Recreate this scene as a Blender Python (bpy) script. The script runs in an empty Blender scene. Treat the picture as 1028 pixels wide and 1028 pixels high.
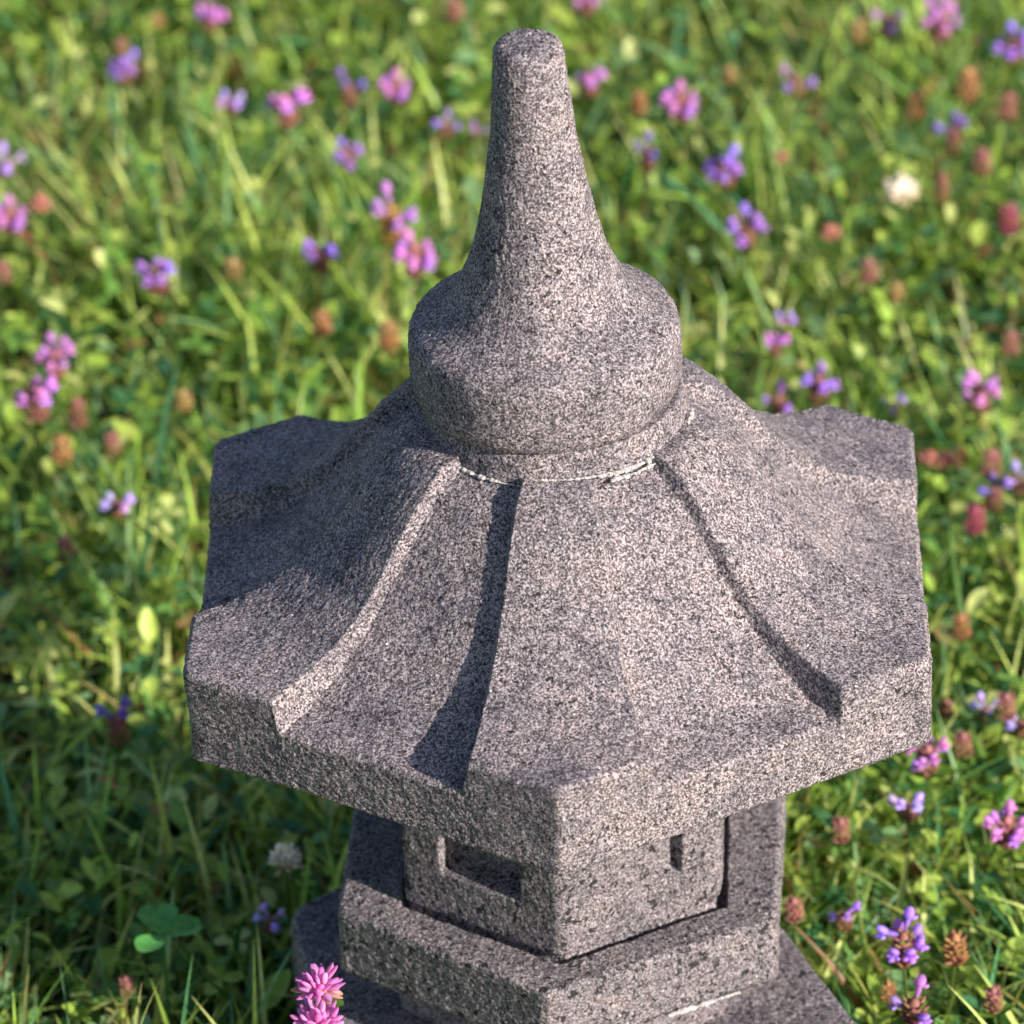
import bpy, math, random
import numpy as np
from mathutils import Vector, Matrix, Euler
R_ = math.radians
rng = np.random.default_rng(7); random.seed(7)
scene = bpy.context.scene
col = scene.collection

# ------------------------------------------------------------------ numpy value noise
_tab = np.random.default_rng(3).random((64, 64, 64)).astype(np.float32)
def vnoise(P, scale, seed=0.0):
    q = P * scale + 17.3 + seed * 7.77
    i = np.floor(q).astype(int); f = q - i; f = f * f * (3 - 2 * f); i &= 63; j = (i + 1) & 63
    def g(a, b, c): return _tab[a, b, c]
    x0, y0, z0 = i.T; x1, y1, z1 = j.T; fx, fy, fz = f.T
    a = g(x0, y0, z0) * (1 - fx) + g(x1, y0, z0) * fx; b = g(x0, y1, z0) * (1 - fx) + g(x1, y1, z0) * fx
    c = g(x0, y0, z1) * (1 - fx) + g(x1, y0, z1) * fx; d = g(x0, y1, z1) * (1 - fx) + g(x1, y1, z1) * fx
    return (a * (1 - fy) + b * fy) * (1 - fz) + (c * (1 - fy) + d * fy) * fz - 0.5

# ------------------------------------------------------------------ mesh + object helpers
def mesh(name, V, F, mat, cols=None, smooth=True):
    """F: list of arrays, each (n, k) of vertex indices"""
    me = bpy.data.meshes.new(name)
    V = np.asarray(V, np.float32)
    me.vertices.add(len(V)); me.vertices.foreach_set('co', V.ravel())
    F = [np.asarray(f, np.int32) for f in F if len(f)]
    loops = np.concatenate([f.ravel() for f in F]); sizes = np.concatenate([np.full(len(f), f.shape[1]) for f in F])
    starts = np.r_[0, np.cumsum(sizes)[:-1]].astype(np.int32)
    me.loops.add(len(loops)); me.loops.foreach_set('vertex_index', loops)
    me.polygons.add(len(sizes)); me.polygons.foreach_set('loop_start', starts)
    if smooth: me.polygons.foreach_set('use_smooth', np.ones(len(sizes), bool))
    me.update(calc_edges=True); me.validate()
    if cols is not None:
        a = me.color_attributes.new('leaf_colour', 'FLOAT_COLOR', 'POINT')
        a.data.foreach_set('color', np.c_[cols, np.ones(len(cols))].astype(np.float32).ravel())
    me.materials.append(mat)
    return me
def link(name, me, parent=None, loc=(0, 0, 0), rot=(0, 0, 0)):
    o = bpy.data.objects.new(name, me); col.objects.link(o); o.location = loc; o.rotation_euler = rot
    if parent: o.parent = parent
    return o
def tag(o, label=None, cat=None, group=None, kind=None):
    for k, v in (('label', label), ('category', cat), ('group', group), ('kind', kind)):
        if v: o[k] = v
    return o
def displace(me, amp, seed=0):
    n = len(me.vertices); P = np.empty(n * 3, np.float32); me.vertices.foreach_get('co', P); P = P.reshape(-1, 3)
    N = np.empty(n * 3, np.float32); me.vertex_normals.foreach_get('vector', N); N = N.reshape(-1, 3)
    d = vnoise(P, 900, seed) * .8 + vnoise(P, 560, seed + 2) * .4 + vnoise(P, 210, seed + 1) * .4 + vnoise(P, 45, seed + 5) * .9
    pit = vnoise(P, 330, seed + 9); d -= np.clip(pit - .30, 0, 1) * 5.0
    P = P + N * (d * amp)[:, None]
    me.vertices.foreach_set('co', P.astype(np.float32).ravel()); me.update()

# ------------------------------------------------------------------ materials
def newmat(name):
    m = bpy.data.materials.new(name); m.use_nodes = True; nt = m.node_tree; nt.nodes.clear()
    return m, nt
def stone_mat(name, tint=(1, 1, 1), pits=.55, bright=1.0, flat=0.0, pscale=240):
    m, nt = newmat(name); N = nt.nodes; L = nt.links
    out = N.new('ShaderNodeOutputMaterial'); b = N.new('ShaderNodeBsdfPrincipled'); L.new(b.outputs[0], out.inputs[0])
    b.inputs['Roughness'].default_value = .82; b.inputs['Specular IOR Level'].default_value = .35
    tc = N.new('ShaderNodeTexCoord')
    def noise(scale, detail=2, rough=.6, loc=(0, 0, 0)):
        mp = N.new('ShaderNodeMapping'); mp.inputs['Location'].default_value = loc; L.new(tc.outputs['Object'], mp.inputs[0])
        n = N.new('ShaderNodeTexNoise'); n.inputs['Scale'].default_value = scale; n.inputs['Detail'].default_value = detail; n.inputs['Roughness'].default_value = rough
        L.new(mp.outputs[0], n.inputs['Vector']); return n.outputs['Fac']
    def ramp(src, stops):
        r = N.new('ShaderNodeValToRGB'); e = r.color_ramp.elements
        while len(e) < len(stops): e.new(.5)
        for k, (p, c) in enumerate(stops): e[k].position = p; e[k].color = (*c, 1)
        L.new(src, r.inputs[0]); return r.outputs[0]
    def mix(a, b_, fac, mode='MIX'):
        x = N.new('ShaderNodeMix'); x.data_type = 'RGBA'; x.blend_type = mode
        L.new(a, x.inputs[6])
        if isinstance(b_, tuple): x.inputs[7].default_value = (*b_, 1)
        else: L.new(b_, x.inputs[7])
        if isinstance(fac, float): x.inputs[0].default_value = fac
        else: L.new(fac, x.inputs[0])
        return x.outputs[2]
    t = tint
    def c(v, w=(1, 1, 1)): return tuple(min(1, v * bright * t[i] * w[i]) for i in range(3))
    # granular salt and pepper: random value per crystal, roughened by noise
    wob = N.new('ShaderNodeTexNoise'); wob.inputs['Scale'].default_value = 900; wob.inputs['Detail'].default_value = 2; L.new(tc.outputs['Object'], wob.inputs['Vector'])
    ws = N.new('ShaderNodeVectorMath'); ws.operation = 'MULTIPLY_ADD'; ws.inputs[1].default_value = (.0022,) * 3; L.new(wob.outputs['Color'], ws.inputs[0]); L.new(tc.outputs['Object'], ws.inputs[2])
    def cells(scale):
        v = N.new('ShaderNodeTexVoronoi'); v.inputs['Scale'].default_value = scale; L.new(ws.outputs[0], v.inputs['Vector'])
        sp = N.new('ShaderNodeSeparateColor'); L.new(v.outputs['Color'], sp.inputs[0]); return v, sp
    _, g1 = cells(980); _, g2 = cells(640)
    def math_(op, a, b_):
        x = N.new('ShaderNodeMath'); x.operation = op
        for i_, q_ in enumerate((a, b_)):
            if isinstance(q_, (int, float)): x.inputs[i_].default_value = q_
            else: L.new(q_, x.inputs[i_])
        return x.outputs[0]
    nn = noise(1000, 3, .7)
    n1 = math_('ADD', math_('ADD', math_('MULTIPLY', math_('SUBTRACT', g1.outputs[0], .5), .17), math_('MULTIPLY', math_('SUBTRACT', g2.outputs[1], .5), .07)), nn)
    base = ramp(n1, [(.35, c(.034, (1, .97, 1.04))), (.44, c(.105, (1, .93, .97))), (.53, c(.235, (1, .93, .95))), (.62, c(.52, (1, .95, .95)))])
    n2 = noise(46, 6, .66, (3, 1, 2)); patch = ramp(n2, [(.33, (.66, .65, .69)), (.5, (.98, .97, .98)), (.66, (1.22, 1.15, 1.10))])
    if flat: base = mix(base, c(.165, (1, .95, .97)), flat)
    base = mix(base, patch, 1.0, 'MULTIPLY')
    # white crystals and dark inclusions
    vo = N.new('ShaderNodeTexVoronoi'); vo.inputs['Scale'].default_value = 290; L.new(ws.outputs[0], vo.inputs['Vector'])
    cr = ramp(vo.outputs['Distance'], [(.10, (1, 1, 1)), (.17, (0, 0, 0))])
    rs = N.new('ShaderNodeSeparateColor'); L.new(vo.outputs['Color'], rs.inputs[0])
    sel = ramp(rs.outputs[0], [(.86, (0, 0, 0)), (.88, (1, 1, 1))]); f1 = mix(cr, sel, 1.0, 'MULTIPLY')
    base = mix(base, c(.85), f1)
    # open pores: ragged, of mixed size, gathered in loose groups
    def pores(scale, lo, seedv):
        a_ = noise(scale, 2, .55, seedv); dens = noise(scale * .14, 2, .5, (seedv[1], 2, 9))
        v_ = math_('ADD', a_, math_('MULTIPLY', math_('SUBTRACT', dens, .5), .28))
        return ramp(v_, [(lo, (0, 0, 0)), (lo + .035, (1, 1, 1))])
    f2 = mix(pores(330, .705 - pits * .095, (4, 1, 7)), pores(600, .69 - pits * .05, (8, 3, 2)), 1.0, 'LIGHTEN')
    if pits > .5: f2 = mix(f2, pores(190, .635, (1, 6, 3)), 1.0, 'LIGHTEN')
    base = mix(base, c(.028), f2)
    L.new(base, b.inputs['Base Color'])
    bp = N.new('ShaderNodeBump'); bp.inputs['Strength'].default_value = .85; bp.inputs['Distance'].default_value = .00055
    nb = noise(820, 3, .7, (1, 5, 2)); L.new(nb, bp.inputs['Height'])
    bp2 = N.new('ShaderNodeBump'); bp2.inputs['Strength'].default_value = .8; bp2.inputs['Distance'].default_value = .0011; bp2.invert = True
    L.new(f2, bp2.inputs['Height']); L.new(bp.outputs[0], bp2.inputs['Normal']); L.new(bp2.outputs[0], b.inputs['Normal'])
    return m
def leaf_mat(name, trans=.4, rough=.42):
    m, nt = newmat(name); N = nt.nodes; L = nt.links
    out = N.new('ShaderNodeOutputMaterial'); b = N.new('ShaderNodeBsdfPrincipled'); tr = N.new('ShaderNodeBsdfTranslucent'); mx = N.new('ShaderNodeMixShader')
    at = N.new('ShaderNodeAttribute'); at.attribute_name = 'leaf_colour'
    tc = N.new('ShaderNodeTexCoord'); n = N.new('ShaderNodeTexNoise'); n.inputs['Scale'].default_value = 180; n.inputs['Detail'].default_value = 3; L.new(tc.outputs['Object'], n.inputs['Vector'])
    r = N.new('ShaderNodeMapRange'); r.inputs[1].default_value = .3; r.inputs[2].default_value = .7; r.inputs[3].default_value = .75; r.inputs[4].default_value = 1.25; L.new(n.outputs['Fac'], r.inputs[0])
    ml = N.new('ShaderNodeVectorMath'); ml.operation = 'SCALE'; L.new(at.outputs['Color'], ml.inputs[0]); L.new(r.outputs[0], ml.inputs['Scale'])
    L.new(ml.outputs[0], b.inputs['Base Color']); b.inputs['Roughness'].default_value = rough; b.inputs['Specular IOR Level'].default_value = .4
    hs = N.new('ShaderNodeHueSaturation'); hs.inputs['Value'].default_value = 1.5; hs.inputs['Hue'].default_value = .485; L.new(ml.outputs[0], hs.inputs['Color']); L.new(hs.outputs[0], tr.inputs[0])
    mx.inputs[0].default_value = trans; L.new(b.outputs[0], mx.inputs[1]); L.new(tr.outputs[0], mx.inputs[2]); L.new(mx.outputs[0], out.inputs[0])
    return m
def soil_mat():
    m, nt = newmat('meadow_soil'); N = nt.nodes; L = nt.links
    out = N.new('ShaderNodeOutputMaterial'); b = N.new('ShaderNodeBsdfPrincipled'); L.new(b.outputs[0], out.inputs[0]); b.inputs['Roughness'].default_value = .95
    tc = N.new('ShaderNodeTexCoord'); n = N.new('ShaderNodeTexNoise'); n.inputs['Scale'].default_value = 60; n.inputs['Detail'].default_value = 6; L.new(tc.outputs['Object'], n.inputs['Vector'])
    r = N.new('ShaderNodeValToRGB'); e = r.color_ramp.elements; e[0].position = .35; e[0].color = (.018, .02, .010, 1); e[1].position = .7; e[1].color = (.045, .07, .02, 1)
    L.new(n.outputs['Fac'], r.inputs[0]); L.new(r.outputs[0], b.inputs['Base Color'])
    bp = N.new('ShaderNodeBump'); bp.inputs['Distance'].default_value = .01; L.new(n.outputs['Fac'], bp.inputs['Height']); L.new(bp.outputs[0], b.inputs['Normal'])
    return m
STONE = stone_mat('grey_pink_granite', (.985, .93, .995), .45, .92)
STONE_LOW = stone_mat('pitted_base_stone', (.97, .93, 1.0), .85, .90, .20)
BEAD = stone_mat('pale_mortar', (1, 1.0, .97), .01, 2.9, .55)
LEAF = leaf_mat('meadow_leaves')
PETAL = leaf_mat('flower_petals', .35, .6)

# ------------------------------------------------------------------ lantern geometry
PSI = -.0367
def sstep(x): x = np.clip(x, 0, 1); return x * x * (3 - 2 * x)
def hex_r(th, psi, R, rnd=.004):
    a = (th - psi) % (math.pi / 3) - math.pi / 6            # angle from face centre
    r = R * math.cos(math.pi / 6) / np.cos(a)
    # rounded corner: soft limit close to the corner radius
    d = (R - r); lim = rnd * .55
    return r - np.where(d < lim * 2, (lim * 2 - d) ** 2 / (lim * 4) * .9, 0)
def grid(V, nt, nr, closed=True):
    """V laid out as [ring][theta]; returns quads"""
    i = np.arange(nr - 1)[:, None] * nt; j = np.arange(nt)[None, :]; k = (j + 1) % nt
    return np.stack([i + j, i + k, i + nt + k, i + nt + j], -1).reshape(-1, 4)[:, ::-1]

def make_roof(parent):
    h1, h2 = .0489, .0312; HP = math.pi / 6; q0 = R_(13.0); psi = PSI
    # theta: azimuth from the front (-y) towards the right (+x); fine near each rib wall
    sec = []
    x = 0.0
    while x < 60 - 1e-6:
        sec.append(x); d = min(abs(x - 15.0), abs(x - 45.0)); x += .11 if d < 2.9 else .30
    th = np.concatenate([R_(np.array(sec) + 60 * k) if False else np.radians(np.array(sec) + 60 * k) for k in range(6)]) + psi
    nt = len(th)
    c = np.abs((th - psi + HP) % (2 * HP) - HP)               # angle from the nearest corner
    Re = hex_r(th, psi, .2, .0016)
    dl = (th - psi - R_(300) + math.pi) % (2 * math.pi) - math.pi
    Re = Re * (1 + .017 * np.exp(-(dl / R_(16)) ** 2))          # the left corner is cut a little fuller
    kr = np.array([.050, .058, .064, .069, .074, .0811, .0870, .0929, .1040, .1104, .1263, .1444, .1643, .182, .2])
    kz = np.array([.128, .1285, .1282, .1278, .1262, .1215, .1155, .1095, .0955, .0875, .0706, .0594, .0525, .0498, .0489])
    fz = np.linspace(.05, .2, 400)
    zz = np.interp(fz, kr, kz); kk = np.ones(17) / 17
    zz = np.convolve(np.r_[np.full(8, zz[0]), zz, np.full(8, zz[-1])], kk, 'valid')
    rz = lambda r: np.interp(r, fz, zz)
    rc = np.array([.050, .064, .0811, .0929, .1053, .1263, .1444, .1643, .182, .2])
    zc = rz(rc) - np.array([.004, .005, .0078, .0084, .0088, .0098, .0128, .0172, .0192, .0179])
    cz0 = np.interp(fz, rc, zc); cz0 = np.convolve(np.r_[np.full(8, cz0[0]), cz0, np.full(8, cz0[-1])], kk, 'valid')
    cz = lambda r: np.interp(r, fz, cz0)
    rings = []
    s = np.linspace(0, 1, 132)
    P = np.zeros((0, 3))
    for t in s:
        r = .052 + (Re - .052) * t
        u = r * np.cos(HP - c) / math.cos(HP - q0)            # flat faced coordinate in the hollows
        rec = cz(np.minimum(u * 1.0 + (.2 - .2) , .2))
        # the hollow ends at a straight edge of constant height
        redge = cz(np.minimum(Re * np.cos(HP - c) / math.cos(HP - q0), .2))
        rec = rec + (h2 - redge) * t ** 6
        w = .0030 + .0012 * t
        f = sstep((c - q0) / (w / r))
        rib = rz(np.minimum(r, .2)) + (h1 - rz(np.minimum(Re, .2))) * t ** 8
        z = rib * (1 - f) + rec * f
        rings.append(np.stack([r * np.sin(th), -r * np.cos(th), z], 1))
    top = rings[-1][:, 2].copy()
    # rounded arris then the fascia
    rings[-1][:, 2] -= .0012; 
    for t in np.linspace(0.03, .97, 42):
        z = top * (1 - t) - .0012 * (1 - t); r = Re * (1 - .014 * t * np.exp(-(dl / R_(16)) ** 2)) + .0010
        rings.append(np.stack([r * np.sin(th), -r * np.cos(th), z], 1))
    for r_, z in ((1.0, -.0005), (.985, -.002), (.93, -.002), (.7, -.001), (.45, 0), (.2, 0)):
        r = (Re - .0005) * r_; rings.append(np.stack([r * np.sin(th), -r * np.cos(th), np.full(nt, z)], 1))
    V = np.concatenate(rings); F = grid(V, nt, len(rings))
    me = mesh('roof', V, [F[:, ::-1]], STONE)
    displace(me, .0008, 1)
    return link('roof', me, parent)

def column(name, mat, prof, psi=None, R=1, rnd=.004, nt=900, amp=.0008, seed=0, parent=None, loc=(0, 0, 0), rot=(0, 0, 0), fn=None, step=.0011):
    """a stone body swept round its axis: prof = [(radius, z)]; hexagonal when psi is given"""
    pts = [np.array(prof[0], float)]
    for a, b in zip(prof[:-1], prof[1:]):
        a = np.array(a, float); b = np.array(b, float); n = max(1, int(np.linalg.norm(b - a) / step))
        for k in range(1, n + 1): pts.append(a + (b - a) * k / n)
    th = np.linspace(0, 2 * math.pi, nt, endpoint=False)
    k = hex_r(th, psi, 1.0, rnd / R) if psi is not None else np.ones(nt)
    rings = [np.stack([p[0] * k * np.sin(th), -p[0] * k * np.cos(th), np.full(nt, p[1])], 1) for p in pts]
    V = np.concatenate(rings)
    if fn: V = fn(V)
    F = grid(V, nt, len(rings))
    me = mesh(name, V, [F], mat); 
    displace(me, amp, seed)
    return link(name, me, parent, loc, rot)
def arc(cx, cz, r, a0, a1, n=6):
    return [(cx + r * math.cos(R_(a)), cz + r * math.sin(R_(a))) for a in np.linspace(a0, a1, n)]

lantern = bpy.data.objects.new('stone_lantern', None); col.objects.link(lantern)
SOIL = -.308
lantern.location = (0, 0, SOIL)
tag(lantern, 'speckled grey granite garden lantern with hexagonal ribbed roof and tapering spire', 'stone lantern')
off = bpy.data.objects  # parts are modelled in scene coordinates
def as_part(o): o.location.z -= SOIL; return o
roof = as_part(make_roof(lantern))
# finial : bowl, dome and spire (it sits a little off axis and leans a little)
zs = [.1385, .1390, .1408, .147, .155, .165, .1725, .1760, .1782, .1800, .1830, .1870, .192, .198, .205, .215, .2255, .2355, .2525, .278, .302, .3195, .3235, .3252, .3258, .3258]
rs = [.030, .058, .0618, .0637, .0643, .0645, .0641, .0630, .0608, .0575, .0520, .0468, .0425, .0390, .0358, .0320, .0292, .0268, .0236, .0198, .0178, .0164, .0158, .0135, .008, .0005]
def smooth_prof(zs, rs, n=150):
    zs = np.array(zs); rs = np.array(rs); t = np.r_[0, np.cumsum(np.hypot(np.diff(zs), np.diff(rs)))]
    tt = np.linspace(0, t[-1], n); z = np.interp(tt, t, zs); r = np.interp(tt, t, rs)
    for _ in range(2):
        z[1:-1] = (z[:-2] + 2 * z[1:-1] + z[2:]) / 4; r[1:-1] = (r[:-2] + 2 * r[1:-1] + r[2:]) / 4
    return list(zip(r, z))
prof = [(r, z - .1385) for r, z in smooth_prof(zs, rs)]
finial = as_part(column('finial', STONE, prof, amp=.0008, nt=420, seed=3, parent=lantern, loc=(-.0042, 0, .1385), rot=(0, R_(-1.1), 0)))
collar = as_part(column('collar', STONE, [(.050, .118), (.0625, .1225), (.0622, .130), (.0600, .1405), (.03, .1405)], amp=.0007, nt=420, seed=5, parent=lantern))
# pale mortar squeezed out where collar and roof meet
def rough_bead(V, F):
    me_ = mesh('mortar_bead', V, [F], BEAD); displace(me_, .0009, 4); return me_
def bead(a0, a1, rad, z, w, n=110):
    V = []; th = np.linspace(R_(a0), R_(a1), n)
    nz = vnoise(np.c_[th * 60, th * 0, th * 0 + a0], 1) + .5 * vnoise(np.c_[th * 190, th * 0, th * 0 + a0], 1)
    for k, t in enumerate(th):
        ww = w * (0.8 + 1.3 * nz[k]) * math.sin(math.pi * (k + .5) / n) ** .3
        for a in np.linspace(0, 2 * math.pi, 8, endpoint=False):
            r = (rad(t) if callable(rad) else rad) + ww * math.cos(a); V.append((r * math.sin(t), -r * math.cos(t), z + ww * .7 * math.sin(a)))
    V = np.array(V); i = np.arange(n - 1)[:, None] * 8; j = np.arange(8)[None]; k = (j + 1) % 8
    F = np.stack([i + j, i + k, i + 8 + k, i + 8 + j], -1).reshape(-1, 4)
    return V, F
for a0, a1, rad, z, w in ((-58, -16, .0634, .1234, .0012), (-16, 22, .0640, .1280, .0008), (16, 50, .0632, .1268, .0019), (21, 48, .0652, .1247, .0016), (72, 84, .0645, .1286, .0011)):
    V, F = bead(a0, a1, rad, z, w); as_part(link('mortar_bead', rough_bead(V, F), lantern))
# firebox with a sunk window panel on every face
ZP = -.1275
def fire_fn(V):
    R = .0902; psi = 0.0; side = R; ap = R * math.cos(math.pi / 6)
    V = V.copy(); th = np.arctan2(V[:, 0], -V[:, 1]); fi = np.floor((th - psi) / (math.pi / 3)); fc = (fi + .5) * math.pi / 3 + psi
    nx, ny = np.sin(fc), -np.cos(fc); d = V[:, 0] * nx + V[:, 1] * ny; s = V[:, 0] * (-ny) + V[:, 1] * nx
    side_ok = d > ap * .97
    h = V[:, 2] - ZP
    wx = sstep((side * .262 - np.abs(s)) / .0022); wz = sstep((h - .027) / .0022) * sstep((.112 - h) / .0022)
    dep = .0165 * wx * wz * side_ok * np.where(fi == 0, .42, 1) + .0012 * wx * sstep((h - .0275) / .0008) * sstep((.0305 - h) / .0008) * side_ok
    V[:, 0] -= nx * dep; V[:, 1] -= ny * dep
    # corners worn round at the foot, all but the front one
    rho = .011; e = np.clip(rho - h, 0, rho); cut = (rho - np.sqrt(np.maximum(rho ** 2 - e ** 2, 0))) * .8
    ca = np.abs((th - psi + math.pi / 6) % (math.pi / 3) - math.pi / 6); front = (th < R_(40)) | (th > R_(80))
    k = 1 - cut / R * np.exp(-(ca / R_(5)) ** 2) * (~front)
    V[:, 0] *= k; V[:, 1] *= k
    return V
as_part(column('firebox', STONE_LOW, [(.05, ZP + .0002), (.0870, ZP + .0004), (.0892, ZP + .0016), (.0902, ZP + .0030), (.0902, 0.0)], psi=0.0, R=.0902, rnd=.0014, nt=1002, amp=.0007, seed=11, parent=lantern, fn=fire_fn, loc=(-.0022, -.0090, 0), rot=(0, 0, -.063)))
# platform, with the narrow socket groove the firebox stands in
def groove_fn(V):
    a = -.094; X = V[:, 0] * math.cos(a) - V[:, 1] * math.sin(a) - .0031 + .0022; Y = V[:, 0] * math.sin(a) + V[:, 1] * math.cos(a) + .0090
    b = .063; x2 = X * math.cos(b) - Y * math.sin(b); y2 = X * math.sin(b) + Y * math.cos(b)
    d = np.max([x2 * math.sin(t) - y2 * math.cos(t) for t in (np.arange(6) + .5) * math.pi / 3], 0) - .0902 * math.cos(math.pi / 6)
    V = V.copy(); top = V[:, 2] > -.1277
    V[:, 2] -= top * .006 * sstep((d + .004) / .002) * sstep((.0024 - d) / .0007)
    return V
as_part(column('platform', STONE_LOW, [(.05, -.1662), (.118, -.1662), (.1242, -.1650), (.1252, -.1625), (.1252, -.1305), (.1244, -.1285), (.1225, -.1275), (.05, -.1275)], psi=0.0, R=.1252, rnd=.0022, nt=1002, amp=.0010, seed=21, parent=lantern, fn=groove_fn, step=.0007, loc=(-.0031, 0, 0), rot=(0, 0, -.094)))
# base slab : irregular six sided block with rounded corners
def poly_base():
    C = np.array([(-.1460, .0450), (-.050, .119), (.080, .082), (.178, -.160), (.030, -.250), (-.128, -.060)])
    pts = []
    n = len(C)
    for i in range(n):                                        # rounded polygon
        p, c, q = C[i - 1], C[i], C[(i + 1) % n]; r = .012
        a = c + (p - c) / np.linalg.norm(p - c) * r; b = c + (q - c) / np.linalg.norm(q - c) * r
        for t in np.linspace(0, 1, 10): pts.append((1 - t) ** 2 * a + 2 * t * (1 - t) * c + t * t * b)
        nx_ = C[(i + 1) % n]; b2 = nx_ + (c - nx_) / np.linalg.norm(c - nx_) * r
        m = int(np.linalg.norm(b2 - b) / .0012)
        for k in range(1, m): pts.append(b + (b2 - b) * k / m)
    return np.array(pts)[::-1]
pts = poly_base(); cen = np.array([0.0, -.050]); nt = len(pts)
rings = [np.c_[cen + (pts - cen) * s, np.full(nt, z)] for s, z in [(1.01, SOIL - .02)] + [(1.01 - .008 * t, SOIL - .02 + (-.206 - SOIL + .02) * t) for t in np.linspace(.01, 1, 130)] + [(.998, -.2022), (.985, -.2003)] + [(t, -.2002) for t in np.linspace(.97, .02, 120)]]
me = mesh('base_slab', np.concatenate(rings), [grid(None, nt, len(rings))], STONE_LOW)
displace(me, .0010, 31)
as_part(link('base_slab', me, lantern))
as_part(column('neck', STONE_LOW, [(.095, -.201), (.098, -.166)], psi=0.0, R=.098, rnd=.004, nt=720, amp=.0008, seed=41, parent=lantern, loc=(-.0031, 0, 0), rot=(0, 0, -.094)))
# chalky streak on the base where the platform meets it
V, F = bead(24, 44, lambda t: hex_r(np.array([t]), -.094, .1252, .002)[0] - .0002, -.1640, .0022, 90); as_part(link('mortar_bead', rough_bead(V, F), lantern))

# ------------------------------------------------------------------ camera (solved from the photograph's geometry)
p, roll, tx, ty, D, FPX = .5818, -.038, .0253, -.0569, 2.667, 5486.2
f = np.array([0, math.cos(p), -math.sin(p)]); ax = np.array([1, 0, 0.]); ay = np.cross(ax, f)
M = np.array([math.cos(roll) * ax + math.sin(roll) * ay, -math.sin(roll) * ax + math.cos(roll) * ay, f])
CAM = M.T @ np.array([-tx, -ty, -D])
cd = bpy.data.cameras.new('camera'); cam = bpy.data.objects.new('camera', cd); col.objects.link(cam); scene.camera = cam
mw = Matrix(((M[0][0], M[1][0], -M[2][0], CAM[0]), (M[0][1], M[1][1], -M[2][1], CAM[1]), (M[0][2], M[1][2], -M[2][2], CAM[2]), (0, 0, 0, 1)))
cam.matrix_world = mw
cd.sensor_width = 36; cd.lens = FPX / 1028 * 36; cd.clip_start = .05; cd.clip_end = 500
cd.dof.use_dof = True; cd.dof.focus_distance = 2.56; cd.dof.aperture_fstop = 8.5; cd.dof.aperture_blades = 7
def ground_at(px, py, z):
    d = M.T @ np.array([(px - 514) / FPX, -(py - 514) / FPX, 1.]); return CAM + d * ((z - CAM[2]) / d[2])

# ------------------------------------------------------------------ meadow
def inside_base(X, Y, grow=1.12):
    poly = cen + (pts[::8] - cen) * grow; x0, y0 = poly[:, 0], poly[:, 1]; x1, y1 = np.roll(x0, 1), np.roll(y0, 1)
    ins = np.zeros(len(X), bool)
    for a, b, c, d in zip(x0, y0, x1, y1):
        hit = ((b > Y) != (d > Y)) & (X < (c - a) * (Y - b) / (d - b + 1e-12) + a); ins ^= hit
    return ins
PAL = np.array([(.310, .460, .075), (.160, .320, .070), (.450, .570, .120), (.062, .190, .070), (.210, .370, .160), (.600, .660, .240), (.090, .250, .120)])
DRY = np.array([(.36, .17, .075), (.42, .33, .14), (.30, .11, .07), (.42, .24, .10), (.35, .30, .10)])
def colours(n, pal_p, dry=.04, X=None, Y=None):
    k = rng.choice(len(PAL), n, p=pal_p); c = PAL[k] * rng.uniform(.75, 1.3, (n, 1))
    d = rng.random(n) < dry; c[d] = DRY[rng.integers(0, len(DRY), d.sum())] * rng.uniform(.6, 1.1, (d.sum(), 1))
    return c
def scatter(n, x0, x1, y0, y1, clump=9, thr=.35, seed=0):
    X = rng.uniform(x0, x1, n * 2); Y = rng.uniform(y0, y1, n * 2)
    d = vnoise(np.c_[X, Y, X * 0], clump, seed) + .5 + .35 * vnoise(np.c_[X, Y, X * 0 + 5], clump * 3, seed)
    k = (d > rng.uniform(0, 1, n * 2) * thr * 1.6) & ~inside_base(X, Y); return X[k][:n], Y[k][:n]
def ribbon(X, Y, Z0, length, width, az, lean, bend, seg, cols, shape, tipcol=None, cup=0.0, roll_=None):
    """bent strips, 3 verts across; shape(t) gives the relative half width"""
    n = len(X); t = np.linspace(0, 1, seg + 1); V = np.zeros((n, seg + 1, 3, 3)); C = np.zeros((n, seg + 1, 3, 3))
    dirx, diry = np.cos(az), np.sin(az); sx, sy = -diry, dirx
    px = np.zeros(n); pz = np.zeros(n); ang = lean.copy()      # angle from the vertical
    sz = np.zeros(n) if roll_ is None else np.sin(roll_); sc = np.ones(n) if roll_ is None else np.cos(roll_)
    for k in range(seg + 1):
        w = width * shape(t[k])
        for m_, s in enumerate((-1, 0, 1)):
            cupz = cup * w * (abs(s) - .5)
            V[:, k, m_, 0] = X + dirx * (px - cupz * np.cos(ang)) + sx * w * s * sc
            V[:, k, m_, 1] = Y + diry * (px - cupz * np.cos(ang)) + sy * w * s * sc
            V[:, k, m_, 2] = Z0 + pz + cupz * np.sin(ang) + w * s * sz
            cc = cols if tipcol is None else cols * (1 - t[k] ** 2) + tipcol * t[k] ** 2
            C[:, k, m_] = cc * (1.12 if m_ == 1 else .97)
        px = px + np.sin(ang) * length / seg; pz = pz + np.cos(ang) * length / seg; ang = ang + bend / seg
    b = (np.arange(n) * (seg + 1) * 3)[:, None, None]; k = (np.arange(seg) * 3)[None, :, None]; m_ = np.arange(2)[None, None, :]
    i = b + k + m_; F = np.stack([i, i + 1, i + 4, i + 3], -1).reshape(-1, 4)
    return V.reshape(-1, 3), F, C.reshape(-1, 3)
blade = lambda t: (1 - t ** 2.2) * .92 + .08 * (1 - t) if t < .999 else .02
oval = lambda t: max(.03, math.sin(math.pi * min(1, t * .94 + .03)) ** .75 * (1.0 if t < .5 else 1.0))
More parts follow.
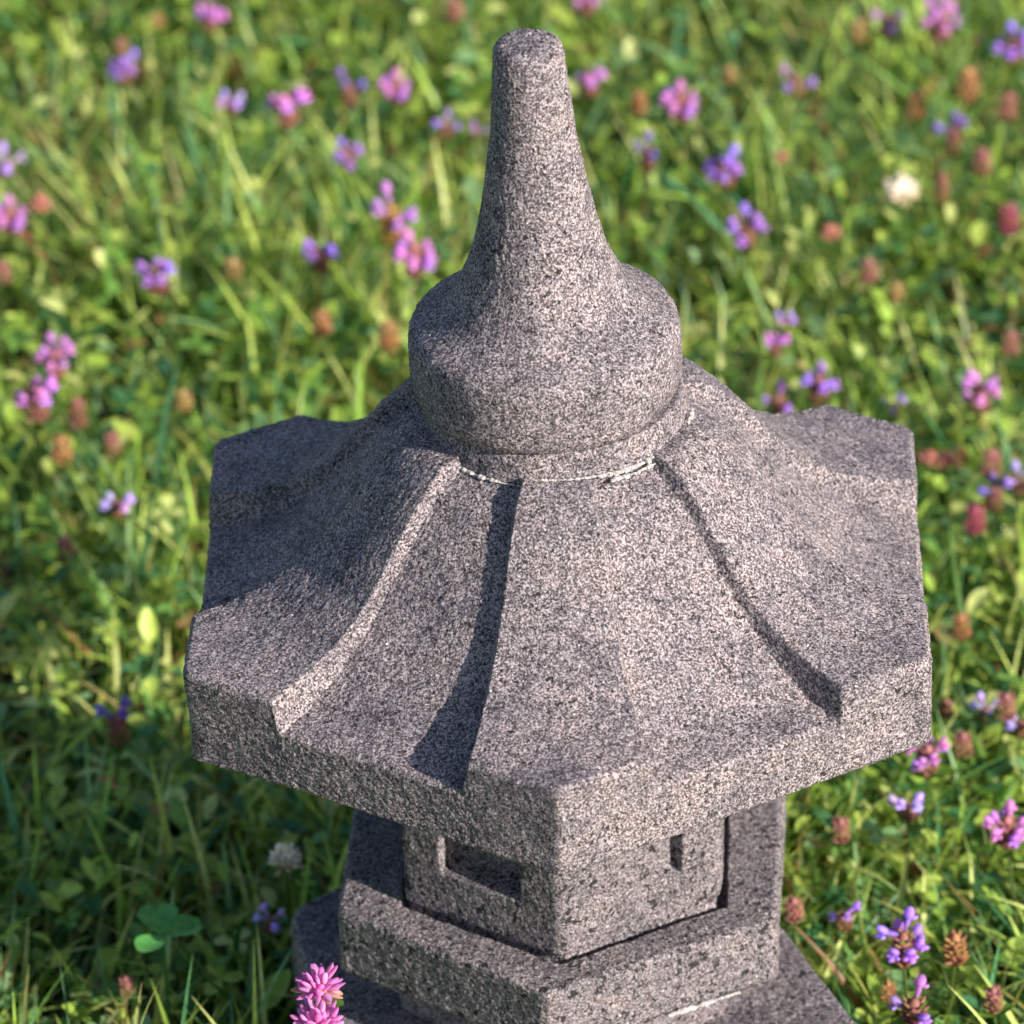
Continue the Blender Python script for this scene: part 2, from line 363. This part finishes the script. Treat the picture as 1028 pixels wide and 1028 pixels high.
obov = lambda t: max(.04, math.sin(math.pi * (t * .93 + .02) ** 1.35) ** .7)
def build(name, lots, mat, label, cat):
    Vs, Fs, Cs, o = [], [], [], 0
    for V, F, C in lots: Vs.append(V); Fs.append(F + o); Cs.append(C); o += len(V)
    ob = link(name, mesh(name, np.concatenate(Vs), [np.concatenate(Fs)], mat, np.concatenate(Cs)))
    tag(ob, label, cat, kind='stuff'); return ob
def hmap(X, Y): return .5 + vnoise(np.c_[X, Y, X * 0], 9, 4) * 1.3 + vnoise(np.c_[X, Y, X * 0], 26, 5) * .7
def grass(n, box, lenr=(.045, .105), wr=(.0009, .0021), pp=(.22, .2, .16, .16, .1, .08, .08), dry=.05, seg=5):
    X, Y = scatter(n, *box, clump=8, thr=.5, seed=1); n = len(X); h = np.clip(hmap(X, Y), .2, 1.1)
    L_ = rng.uniform(*lenr, n) * (.65 + .5 * h); c = colours(n, pp, dry)
    tip = np.where(rng.random((n, 1)) < .25, np.array([(.30, .27, .08)]), c * 1.15)
    return ribbon(X, Y, np.full(n, SOIL), L_, rng.uniform(*wr, n), rng.uniform(0, 6.28, n), rng.uniform(.05, .75, n), rng.uniform(.1, 1.6, n), seg, c, blade, tip, cup=.35, roll_=rng.normal(0, .35, n))
def broad(n, box, lr=(.012, .028), zr=(.012, .070), asp=(.28, .45), pp=(.26, .17, .22, .12, .08, .1, .05), dry=.05):
    X, Y = scatter(n, *box, clump=10, thr=.4, seed=2); n = len(X); h = np.clip(hmap(X, Y), .2, 1.0)
    L_ = rng.uniform(*lr, n); z = SOIL + rng.beta(1.7, 1.3, n) * (zr[1] - zr[0]) * (.55 + .6 * h) + zr[0]
    return ribbon(X, Y, z, L_, L_ * rng.uniform(*asp, n), rng.uniform(0, 6.28, n), rng.uniform(.45, 1.5, n), rng.uniform(.1, 1.1, n), 4, colours(n, pp, dry), oval, cup=.5, roll_=rng.normal(0, .3, n))
def clover(n, box, pp=(.24, .24, .18, .12, .1, .04, .08)):
    X, Y = scatter(n, *box, clump=6, thr=.7, seed=6); n = len(X); h = np.clip(hmap(X, Y), .2, 1.0)
    z = SOIL + rng.uniform(.025, .065, n) * (.6 + .6 * h); lots = []; c = colours(n, pp, .03); L_ = rng.uniform(.007, .0125, n)
    a0 = rng.uniform(0, 6.28, n); tx_, ty_ = rng.normal(0, .25, n), rng.normal(0, .25, n)
    for k in range(3):
        a = a0 + k * 2.094; lean = 1.35 + tx_ * np.cos(a) + ty_ * np.sin(a)
        lots.append(ribbon(X, Y, z, L_, L_ * .42, a, lean, np.full(n, .35), 4, c, obov, cup=.4))
    st = z - SOIL
    lots.append(ribbon(X, Y, np.full(n, SOIL), st, np.full(n, .0006), a0, np.zeros(n), np.zeros(n), 1, c * .8, lambda t: 1.0))
    return lots
near = (-.64, .68, -.48, 1.75); 
sides = [(-1.7, -.64, -.9, 2.6), (.68, 1.7, -.9, 2.6), (-.64, .68, 1.75, 2.8), (-.64, .68, -.9, -.48)]
lots = [grass(40000, near, (.045, .105), (.0009, .0022), dry=.09), grass(19000, near, (.06, .13), (.0018, .0036), pp=(.25, .12, .2, .08, .15, .15, .05), seg=7)]
for s in sides: lots.append(grass(9000, s, (.06, .12), (.0016, .003), seg=4))
build('meadow_grass', lots, LEAF, 'fine green grass blades growing thickly all through the flowering lawn', 'grass')
lots = [broad(15000, near, (.008, .018), asp=(.24, .38)), broad(2500, near, (.014, .024), (.02, .07), (.18, .32), dry=.008)]
for s in sides: lots.append(broad(9000, s, (.02, .036), (.02, .075)))
build('meadow_leaves', lots, LEAF, 'small bright green oval leaves of low lawn herbs around the lantern', 'ground cover')
lots = clover(7000, near)
for s in sides: lots += clover(2200, s)
build('clover_leaves', lots, LEAF, 'three-part clover leaves mixed into the lawn', 'ground cover')
# soil
n = 140; gx = np.sign(np.linspace(-1, 1, n)) * np.abs(np.linspace(-1, 1, n)) ** 4 * 120; gy = gx + .3
XX, YY = np.meshgrid(gx, gy); ZZ = SOIL + vnoise(np.c_[XX.ravel(), YY.ravel(), XX.ravel() * 0], 4, 8) * .01
gi = (np.arange(n - 1)[:, None] * n + np.arange(n - 1)[None]).ravel()
g = link('ground', mesh('ground', np.c_[XX.ravel(), YY.ravel(), ZZ], [np.stack([gi, gi + 1, gi + n + 1, gi + n], 1)], soil_mat())); tag(g, kind='structure', label='dark soil beneath the lawn', cat='ground')

# ------------------------------------------------------------------ flowers
def ell(c, r, d, col_, nu=7, nv=5, taper=0.0):
    """small closed petal: ellipsoid at c, radii r=(across, thick, along) along unit d"""
    d = Vector(d).normalized(); q = d.to_track_quat('Z', 'Y').to_matrix(); V = []; C = []
    for j in range(nv + 1):
        v = math.pi * j / nv; zz_ = -math.cos(v); rr = math.sin(v) * (1 + taper * zz_)
        for i in range(nu):
            u = 2 * math.pi * i / nu; w = q @ Vector((rr * math.cos(u) * r[0], rr * math.sin(u) * r[1], zz_ * r[2])) + Vector(c)
            V.append(w[:]); k = .85 + .3 * (zz_ + 1) / 2; C.append([x * k for x in col_])
    F = [(j * nu + i, j * nu + (i + 1) % nu, (j + 1) * nu + (i + 1) % nu, (j + 1) * nu + i) for j in range(nv) for i in range(nu)]
    return np.array(V), np.array(F), np.array(C)
def merge(lots):
    Vs, Fs, Cs, o = [], [], [], 0
    for V, F, C in lots: Vs.append(V); Fs.append(F + o); Cs.append(C); o += len(V)
    return np.concatenate(Vs), np.concatenate(Fs), np.concatenate(Cs)
def part(name, lots, parent, mat=None):
    V, F, C = merge(lots); return link(name, mesh(name, V, [F], mat or PETAL, C), parent)
def stem(h, lean, r, c, wob=0):
    n = 9; V = []; C = []; F = []
    for k in range(n):
        t = k / (n - 1); x = lean[0] * t * t; y = lean[1] * t * t
        for i in range(6):
            a = i * math.pi / 3; V.append((x + r * math.cos(a), y + r * math.sin(a), t * h)); C.append(c)
    for k in range(n - 1):
        for i in range(6): F.append((k * 6 + i, k * 6 + (i + 1) % 6, (k + 1) * 6 + (i + 1) % 6, (k + 1) * 6 + i))
    return np.array(V), np.array(F), np.array(C)
def root(name):
    o = bpy.data.objects.new(name, None); col.objects.link(o); o.empty_display_size = .01; return o
HS = .088
def self_heal(nfl, purple, spike, nrow=5, seed=0, wide=1.0):
    rd = random.Random(seed); o = root('self_heal_flower'); ln = (rd.uniform(-.008, .008), rd.uniform(-.008, .008)); h = HS
    part('stem', [stem(h, ln, .0009, (.10, .16, .04))], o, LEAF)
    cx, cy = ln; lots = []
    for r_ in range(nrow):
        z = h + .0008 + r_ * .0030; rad = .0040 * wide * (1 - .09 * r_)
        for k in range(8):
            a = k * math.pi / 4 + r_ * .4 + rd.uniform(-.15, .15); c = spike[rd.randrange(len(spike))]
            lots.append(ell((cx + rad * math.cos(a), cy + rad * math.sin(a), z), (.0017, .0009, .0041), (math.cos(a), math.sin(a), rd.uniform(.5, 1.5)), c, 6, 5, -.55))
    lots.append(ell((cx, cy, h + nrow * .0015), (.0036, .0036, nrow * .0019), (0, 0, 1), spike[0], 8, 6))
    part('flower_spike', lots, o)
    for k in range(nfl):
        a = 2 * math.pi * k / nfl + rd.uniform(-.4, .4); z = h + rd.uniform(.004, nrow * .0030 + .002); e = rd.uniform(.1, .8)
        d = Vector((math.cos(a), math.sin(a), e)).normalized(); b = Vector((cx, cy, z)) + d * .0045; s = rd.uniform(.9, 1.3)
        c = [x * rd.uniform(.85, 1.15) for x in purple]; sd = Vector((-math.sin(a), math.cos(a), 0)); up = d.cross(sd) * -1
        if up.z < 0: up = -up
        c2 = [min(1, x * 1.25 + .03) for x in c]
        part('floret', [ell(b + d * .0012, (.0014, .0014, .0036), d, c), ell(b + d * .0048 * s + up * .0017, (.0026, .0017, .0033), d + up * .35, c2),
              ell(b + d * .0052 * s - up * .0016, (.0018, .0008, .0027), d - up * .6, c2), ell(b + d * .0045 * s - up * .0010 + sd * .0020, (.0012, .0008, .0018), d * .5 + sd, c2), ell(b + d * .0045 * s - up * .0010 - sd * .0020, (.0012, .0008, .0018), d * .5 - sd, c2)], o)
    for s_ in (0, math.pi):
        a = np.array([s_ + seed]); one = np.ones(1)
        V, F, C = ribbon(one * cx * .8, one * cy * .8, one * (h - .004), one * .013, one * .0042, a, one * 1.1, one * .5, 4, np.array([(.10, .20, .03)]), oval, cup=.5)
        link('leaf', mesh('leaf', V, [F], LEAF, C), o)
    return o
def clover_head(cols, low, n=60, rad=.0085, name='clover_flower', seed=0, petal=.0042, leanh=(.004, -.003), h=HS, tip=False, base_c=(.82, .52, .72)):
    rd = random.Random(seed); o = root(name)
    part('stem', [stem(h, leanh, .0009, (.12, .20, .05))], o, LEAF); cx, cy = leanh; lots = [ell((cx, cy, h + rad * .6), (rad * .45,) * 3, (0, 0, 1), low[0], 8, 6)]; ca = []
    for k in range(n):
        zf = 1 - 1.55 * (k + .5) / n; a = k * 2.39996; rr = math.sqrt(max(0, 1 - zf * zf)); d = Vector((rr * math.cos(a), rr * math.sin(a), zf * .85 + .25)).normalized()
        c = cols[rd.randrange(len(cols))] if zf > -.25 else low[rd.randrange(len(low))]
        jit = Vector((rd.gauss(0, .22), rd.gauss(0, .22), rd.gauss(.2, .18))); pl = petal * rd.uniform(.6, 1.15); dr = (d + jit).normalized()
        pet = ell(Vector((cx, cy, h + rad * .6)) + d * (rad * rd.uniform(.35, .62)) + dr * pl * .6, (.00145 * rd.uniform(.8, 1.2), .0010, pl), dr, c, 6, 6, rd.uniform(-.3, .3))
        if tip: tt = ((np.arange(len(pet[2])) // 6) / 6.0)[:, None]; pet = (pet[0], pet[1], np.array([base_c]) * (1 - tt) + np.array([c]) * tt)
        lots.append(pet)
    part('flower_head', lots, o)
    for k in range(3):
        a = np.array([k * 2.1]); one = np.ones(1); V, F, C = ribbon(one * cx, one * cy, one * (h - .002), one * .010, one * .0036, a, one * 1.35, one * .5, 4, np.array([(.09, .20, .04)]), obov, cup=.4)
        link('leaf', mesh('leaf', V, [F], LEAF, C), o)
    return o
BR = [(.36, .16, .13), (.30, .17, .08), (.38, .24, .10), (.32, .12, .14), (.22, .26, .07)]
RU = [(.50, .26, .12), (.44, .20, .13), (.52, .34, .14), (.34, .28, .09)]
PK = [(.46, .20, .19), (.40, .17, .16), (.44, .30, .17), (.30, .24, .10)]
TN = [(.48, .35, .15), (.42, .28, .13), (.35, .30, .09)]
MG = [(.42, .10, .17), (.36, .10, .16), (.44, .18, .14)]
VI = (.38, .19, .58); PP = (.50, .21, .52); LI = (.50, .34, .64); DV = (.24, .13, .48)
PROTO = {
 'S': lambda s: self_heal(7, VI, BR, 5, s), 'K': lambda s: self_heal(8, PP, PK, 5, s), 'T': lambda s: self_heal(3, VI, BR, 4, s), 'L': lambda s: self_heal(4, LI, BR, 3, s, .8),
 'D': lambda s: self_heal(3, DV, BR, 5, s), 'Y': lambda s: self_heal(5, PP, [(.42, .26, .08), (.40, .16, .08), (.34, .28, .06)], 6, s),
 'B': lambda s: self_heal(0, VI, BR, 6, s), 'R': lambda s: self_heal(0, VI, RU, 5, s, 1.15), 'P': lambda s: self_heal(0, VI, PK, 5, s, 1.1), 'N': lambda s: self_heal(0, VI, TN, 4, s), 'M': lambda s: self_heal(0, VI, MG, 5, s, 1.1),
 'F': lambda s: clover_head([(.60, .30, .22), (.55, .24, .20)], TN, 40, .0068, 'faded_clover_flower', s, .0030),
 'W': lambda s: clover_head([(.85, .80, .72), (.90, .86, .80), (.78, .70, .58)], [(.65, .55, .35), (.55, .48, .28)], 46, .0088, 'white_clover_flower', s),
 'C': lambda s: clover_head([(.66, .14, .50), (.56, .08, .44), (.74, .28, .60), (.36, .08, .42)], [(.60, .34, .12), (.50, .26, .10), (.66, .40, .40)], 46, .0100, 'pink_clover_flower', s, .0046, (-.004, -.006), .195, True),
}
# (kind, px, py, size, label)
FL = [
('K',212,20,1.1,'pale purple self-heal flower at the top edge, left half'),('P',122,48,.9,'pinkish faded self-heal bud just above a violet bloom in the top left'),('S',124,74,1.15,'violet and pink self-heal flower below the faded bud in the top left corner'),
('L',232,103,1.1,'small lilac self-heal flower left of the big purple bloom'),('K',288,112,1.5,'biggest purple self-heal bloom in the upper left of the lawn'),('D',350,95,1.1,'upright deep violet self-heal spike left of the spire top'),
('K',397,92,1.1,'pink self-heal flower halfway between violet spike and spire top'),('S',348,160,1.1,'pale lilac self-heal flower lying below the upright violet spike'),('L',6,165,1.2,'blurred pink-lilac self-heal at the left edge above the peach head'),
('F',40,203,1.3,'round peach faded clover head near the left edge'),('K',10,222,1.2,'pink self-heal flower cut by the left edge beside the peach head'),('S',158,281,1.35,'violet and magenta self-heal bloom midway along the upper left lawn'),
('S',322,261,1.15,'two-lobed magenta self-heal flower left of the bulb of the finial'),('Y',393,228,1.5,'tall golden self-heal spike with lilac florets left of the spire base'),('K',416,262,1.45,'purple self-heal bloom touching the golden spike beside the spire base'),
('K',56,366,1.2,'pink-purple self-heal flower above the largest left edge bloom'),('K',37,407,1.5,'large pink and violet self-heal bloom by the left edge beside orange leaves'),('P',3,274,1.0,'pink bud cut off by the left edge below the pink self-heal'),
('N',234,268,1.1,'golden tan faded self-heal spike between two violet blooms on the left'),('R',323,325,1.1,'rusty pink seed head below the two-lobed magenta flower'),('R',391,338,1.3,'upright orange-brown seed head beside the left of the round bulb'),
('B',78,418,1.2,'rusty orange withered head right of the large left edge bloom'),('R',62,452,1.2,'orange withered seed head below the large left edge bloom'),('L',118,507,1.1,'small pale lilac self-heal left of the rear left roof corner'),
('N',184,400,1.1,'tan round seed head left above the roof corner'),('P',113,446,1.0,'dull pink seed head midway between orange withered heads and roof'),('P',65,550,1.0,'dull pink bud low in the grass left of the roof'),
('D',119,733,1.25,'shaded dark self-heal with blue-violet florets left of the lantern roof'),('P',456,10,1.1,'pale pink self-heal cut by the top edge left of the spire'),('T',449,129,.9,'violet floret cluster left of the spire, outer of a close pair'),
('T',479,131,.85,'violet floret cluster touching the spire, inner of a close pair'),('K',588,4,1.0,'pale pink self-heal at the top edge right of the spire'),('K',592,86,1.1,'purple and pink self-heal immediately right of the spire top'),
('R',641,104,1.1,'orange-brown seed head right of the spire next to a purple one'),('K',683,108,1.3,'pink self-heal with lilac skirt right of the spire top'),('D',650,161,1.1,'dark violet self-heal bud right of the spire middle'),
('S',727,176,1.35,'violet self-heal with two big florets, upper of a close pair at right'),('S',748,234,1.4,'violet self-heal with pale florets, lower of a close pair at right'),('T',799,85,1.2,'dark pink and violet self-heal in the upper right lawn'),
('F',784,157,1.0,'small round pale pink head above the close violet pair'),('T',893,24,1.2,'dark red-violet self-heal near the top edge at right'),('K',944,27,1.3,'upright magenta self-heal with lilac skirt near the top right'),
('S',1017,52,1.3,'violet self-heal at the top right corner'),('W',904,192,1.25,'cream white clover head in the upper right lawn'),('F',834,232,1.15,'round peach clover head left below the white clover'),
('R',920,105,1.2,'brick red oval seed head in the upper right lawn'),('R',972,85,1.5,'large orange seed head right of the brick red one'),('D',957,141,1.2,'dark blue-violet self-heal below the large orange seed head'),
('P',1012,108,1.3,'dusty pink seed head near the right edge, upper corner'),('P',986,163,1.2,'rosy seed head right of the dark blue-violet flower'),('M',1013,220,1.3,'magenta-red seed head at the right edge'),
('L',789,321,.8,'tiny single violet floret right of the bulb'),('K',778,347,.9,'small pink self-heal below the tiny violet floret'),('S',822,391,1.2,'purple and pink self-heal right of the finial above the roof corner'),
('T',782,405,1.1,'magenta self-heal touching the rear right roof slope'),('K',984,400,1.2,'lilac pink self-heal right of the rear right roof corner'),('P',873,273,1.1,'dull pink seed head below the peach clover on the right'),
('N',900,292,1.0,'tan seed head in the right lawn below the dull pink one'),('P',1015,346,1.1,'pinkish seed head at the right edge below the magenta-red one'),('B',946,190,1.1,'yellow-brown seed head just right of the white clover'),
('N',733,74,1.0,'tan bud right of the pink lilac-skirted self-heal'),('N',861,29,1.2,'straw coloured seed head near the top, right half'),('L',898,408,.8,'pale lilac floret just above the rear right roof corner'),
('F',934,459,1.1,'peach seed head, left of a pair beside the roof corner'),('F',950,461,1.1,'peach seed head, right of a pair beside the roof corner'),('P',995,466,1.2,'pink seed head between the peach pair and the right edge'),
('L',1024,484,1.1,'pale lilac floret cut by the right edge beside the roof'),('D',999,501,1.0,'two small blue-violet florets below the pink seed head at right'),('M',979,522,1.2,'deep pink seed head right of the roof side'),
('R',965,629,1.0,'peach-orange seed head right of the roof on a long stem'),('L',989,714,.9,'small blue-violet floret right of the lower roof corner'),('P',1010,710,1.1,'rose seed head near the right edge beside the lower roof'),
('P',950,712,.8,'small dull rose bud next to the lower right roof corner'),('P',967,748,1.0,'rose pink seed head below the lower right roof corner'),('K',932,763,1.2,'lilac self-heal tucked under the lower right roof corner'),
('L',1026,728,1.0,'violet floret at the right edge level with the roof bottom'),('L',912,812,1.1,'self-heal with three pale florets below the right roof corner'),('P',844,834,1.0,'rosy seed head right of the firebox'),
('K',1011,836,1.25,'bright purple self-heal at the right edge above the rust one'),('N',906,836,.6,'tiny peach bud below the three-floret self-heal'),('P',797,914,1.0,'pink brown seed head right beside the platform corner'),
('T',848,924,.9,'thin self-heal with two stacked violet florets right of the base'),('S',907,953,1.35,'full violet self-heal bloom at the lower right beside a rust head'),('R',959,953,1.2,'rust pink seed head right of the full violet bloom'),
('T',918,1014,1.35,'dark magenta self-heal at the bottom edge right of the base'),('P',997,1004,1.0,'dusty rose bud in the bottom right corner'),('R',892,996,.8,'small rust bud between full violet bloom and bottom edge'),
('W',287,862,1.05,'white clover head in the lantern shadow left of the firebox'),('L',271,926,.9,'small lilac clover head left of the base corner'),
('C',320,992,1.25,'sharp pink clover blossom overlapping the base, upper of two'),('C',320,1030,1.30,'pink clover blossom cut by the bottom edge, lower of two'),('P',127,990,.8,'dull pink bud in the bottom left sunlit grass'),
]
SRC = {}
def copy_tree(o):
    c = o.copy(); col.objects.link(c)
    for ch in list(o.children):
        d = ch.copy(); col.objects.link(d); d.parent = c
    return c
GRP = {'W': 'white clover flowers in the lawn', 'C': 'pink clover flowers by the base', 'F': 'faded peach clover heads'}
for i, (k, px, py, s, lab) in enumerate(FL):
    key = (k, i % 2)
    if key not in SRC: SRC[key] = o = PROTO[k](i + 1)
    else: o = copy_tree(SRC[key])
    s *= {'C': .92, 'W': .95}.get(k, .84)
    q = ground_at(px, py, SOIL + ((.195 if k == 'C' else HS) + .007) * s); rz = random.uniform(0, 6.28)
    if k == 'C': s = s * 1.0; rz = 0
    st = [c for c in o.children if c.name.startswith('stem')][0]
    n_ = len(st.data.vertices); top = st.data.vertices[n_ - 1].co; lx, ly = top.x - .0004, top.y + .0008
    dx = (lx * math.cos(rz) - ly * math.sin(rz)) * s; dy = (lx * math.sin(rz) + ly * math.cos(rz)) * s
    o.location = (q[0] - dx, q[1] - dy, SOIL); o.rotation_euler = (0, 0, rz); o.scale = (s, s, s)
    g_ = GRP.get(k, 'self-heal flowers in the lawn' if k in 'SKTLDY' else 'withered flower heads in the lawn')
    tag(o, lab, 'flower', g_)

# single plants that stand out
def stalk(name, path, w, c, label, cat, c2=None):
    """a bent grass leaf through points (px, py, height above soil)"""
    P = [Vector(ground_at(a, b, SOIL + h)) for a, b, h in path]; n = 24; V = []; C = []
    def cr(t):
        x = t * (len(P) - 1); i = min(int(x), len(P) - 2); u = x - i; p0 = P[max(i - 1, 0)]; p1, p2 = P[i], P[i + 1]; p3 = P[min(i + 2, len(P) - 1)]
        return .5 * ((2 * p1) + (-p0 + p2) * u + (2 * p0 - 5 * p1 + 4 * p2 - p3) * u * u + (-p0 + 3 * p1 - 3 * p2 + p3) * u ** 3)
    o3 = Vector(P[0])
    for k in range(n):
        t = k / (n - 1); p_ = cr(t); d = (cr(min(1, t + .02)) - cr(max(0, t - .02))).normalized(); sd = d.cross(Vector((0, 1, .6))).normalized(); up = sd.cross(d)
        ww = w * (1 - t ** 3 * .85); cc = [c[j] * (1 - t) + (c2 or c)[j] * t for j in range(3)]
        for a in range(6):
            an = a * math.pi / 3; V.append((p_ - o3 + sd * ww * math.cos(an) + up * ww * .3 * math.sin(an))[:]); C.append(cc)
    F = [(k * 6 + i, k * 6 + (i + 1) % 6, (k + 1) * 6 + (i + 1) % 6, (k + 1) * 6 + i) for k in range(n - 1) for i in range(6)]
    o = link(name, mesh(name, np.array(V), [np.array(F)], LEAF, np.array(C)), loc=o3); return tag(o, label, cat)
stalk('tall_grass', [(882, 1040, .0), (873, 975, .035), (864, 930, .065), (857, 880, .085)], .0019, (.14, .24, .05), 'upright pale green stalk right of the lantern base', 'stalk', (.22, .30, .07))
stalk('dried_plant', [(990, 925, .03), (975, 912, .045), (950, 885, .06), (928, 850, .075)], .0016, (.36, .17, .07), 'orange-brown dry stem slanting in the lower right lawn', 'stem', (.20, .26, .06))
stalk('tall_grass', [(238, 1010, .0), (236, 960, .045), (243, 925, .080), (262, 915, .082)], .0018, (.05, .20, .05), 'arched dark green grass blade left of the base corner', 'grass blade')
stalk('tall_grass', [(262, 1028, .02), (235, 1005, .045), (210, 985, .06), (190, 970, .065)], .0016, (.06, .22, .05), 'slanting grass blade under the arched one in the shade', 'grass blade')
stalk('tall_grass', [(978, 690, .02), (968, 640, .05), (960, 590, .075), (953, 525, .11)], .0024, (.12, .25, .06), 'long upright grass blade right of the roof side', 'grass blade')
stalk('tall_grass', [(1000, 800, .02), (985, 760, .05), (968, 720, .075), (955, 690, .09)], .0028, (.15, .27, .06), 'broad pale grass blade right of the lower roof corner', 'grass blade')
stalk('tall_grass', [(215, 590, .03), (195, 565, .05), (170, 540, .065), (155, 525, .07)], .0026, (.20, .30, .08), 'broad pale grass blade pointing left beside the shaded roof face', 'grass blade')
stalk('tall_grass', [(255, 205, .05), (225, 198, .06), (205, 190, .065), (180, 182, .065)], .0030, (.16, .26, .07), 'wide blurred grass blade lying below the lilac flowers at upper left', 'grass blade')
stalk('tall_grass', [(372, 205, .04), (350, 185, .055), (330, 168, .065), (305, 150, .07)], .0028, (.15, .25, .06), 'wide blurred blade slanting down right towards the golden spike', 'grass blade')
def big_clover(px, py, label):
    o = root('clover_plant'); one = np.ones(1); z = .105; q = ground_at(px, py, SOIL + z); o.location = (q[0], q[1], SOIL)
    part('stem', [stem(z, (0, 0), .0008, (.05, .18, .05))], o, LEAF)
    for a, l in ((.3, .021), (1.75, .024), (4.1, .018)):
        V, F, C = ribbon(one * 0, one * 0, one * z, one * l, one * l * .44, np.array([a]), one * 1.25, one * .5, 8, np.array([(.12, .40, .10)]), obov, cup=.35); link('leaflet', mesh('leaflet', V, [F], LEAF, C), o)
    return tag(o, label, 'clover leaf')
big_clover(163, 940, 'large three-part green clover leaf in the shade left of the base')
# ------------------------------------------------------------------ light
SAZ, SEL = 51.0, 24.0          # sun azimuth (from the camera side towards the right) and height
sv = Vector((math.sin(R_(SAZ)) * math.cos(R_(SEL)), -math.cos(R_(SAZ)) * math.cos(R_(SEL)), math.sin(R_(SEL))))
sd = bpy.data.lights.new('sun', 'SUN'); sd.energy = 5.0; sd.angle = R_(.5); sd.color = (1, .91, .80)
so = bpy.data.objects.new('sun', sd); col.objects.link(so); so.rotation_euler = sv.to_track_quat('Z', 'Y').to_euler(); so.location = sv * 5
w = bpy.data.worlds.new('World'); scene.world = w; w.use_nodes = True; nt_ = w.node_tree
sky = nt_.nodes.new('ShaderNodeTexSky'); sky.sky_type = 'NISHITA'; sky.sun_disc = False; sky.sun_elevation = R_(SEL); sky.sun_rotation = math.atan2(sv.x, sv.y)
bg = nt_.nodes['Background']; bg.inputs['Strength'].default_value = .088; nt_.links.new(sky.outputs[0], bg.inputs[0])
scene.view_settings.view_transform = 'Standard'; scene.view_settings.look = 'None'; scene.view_settings.exposure = .62; scene.view_settings.gamma = 1
scene.render.engine = 'CYCLES'
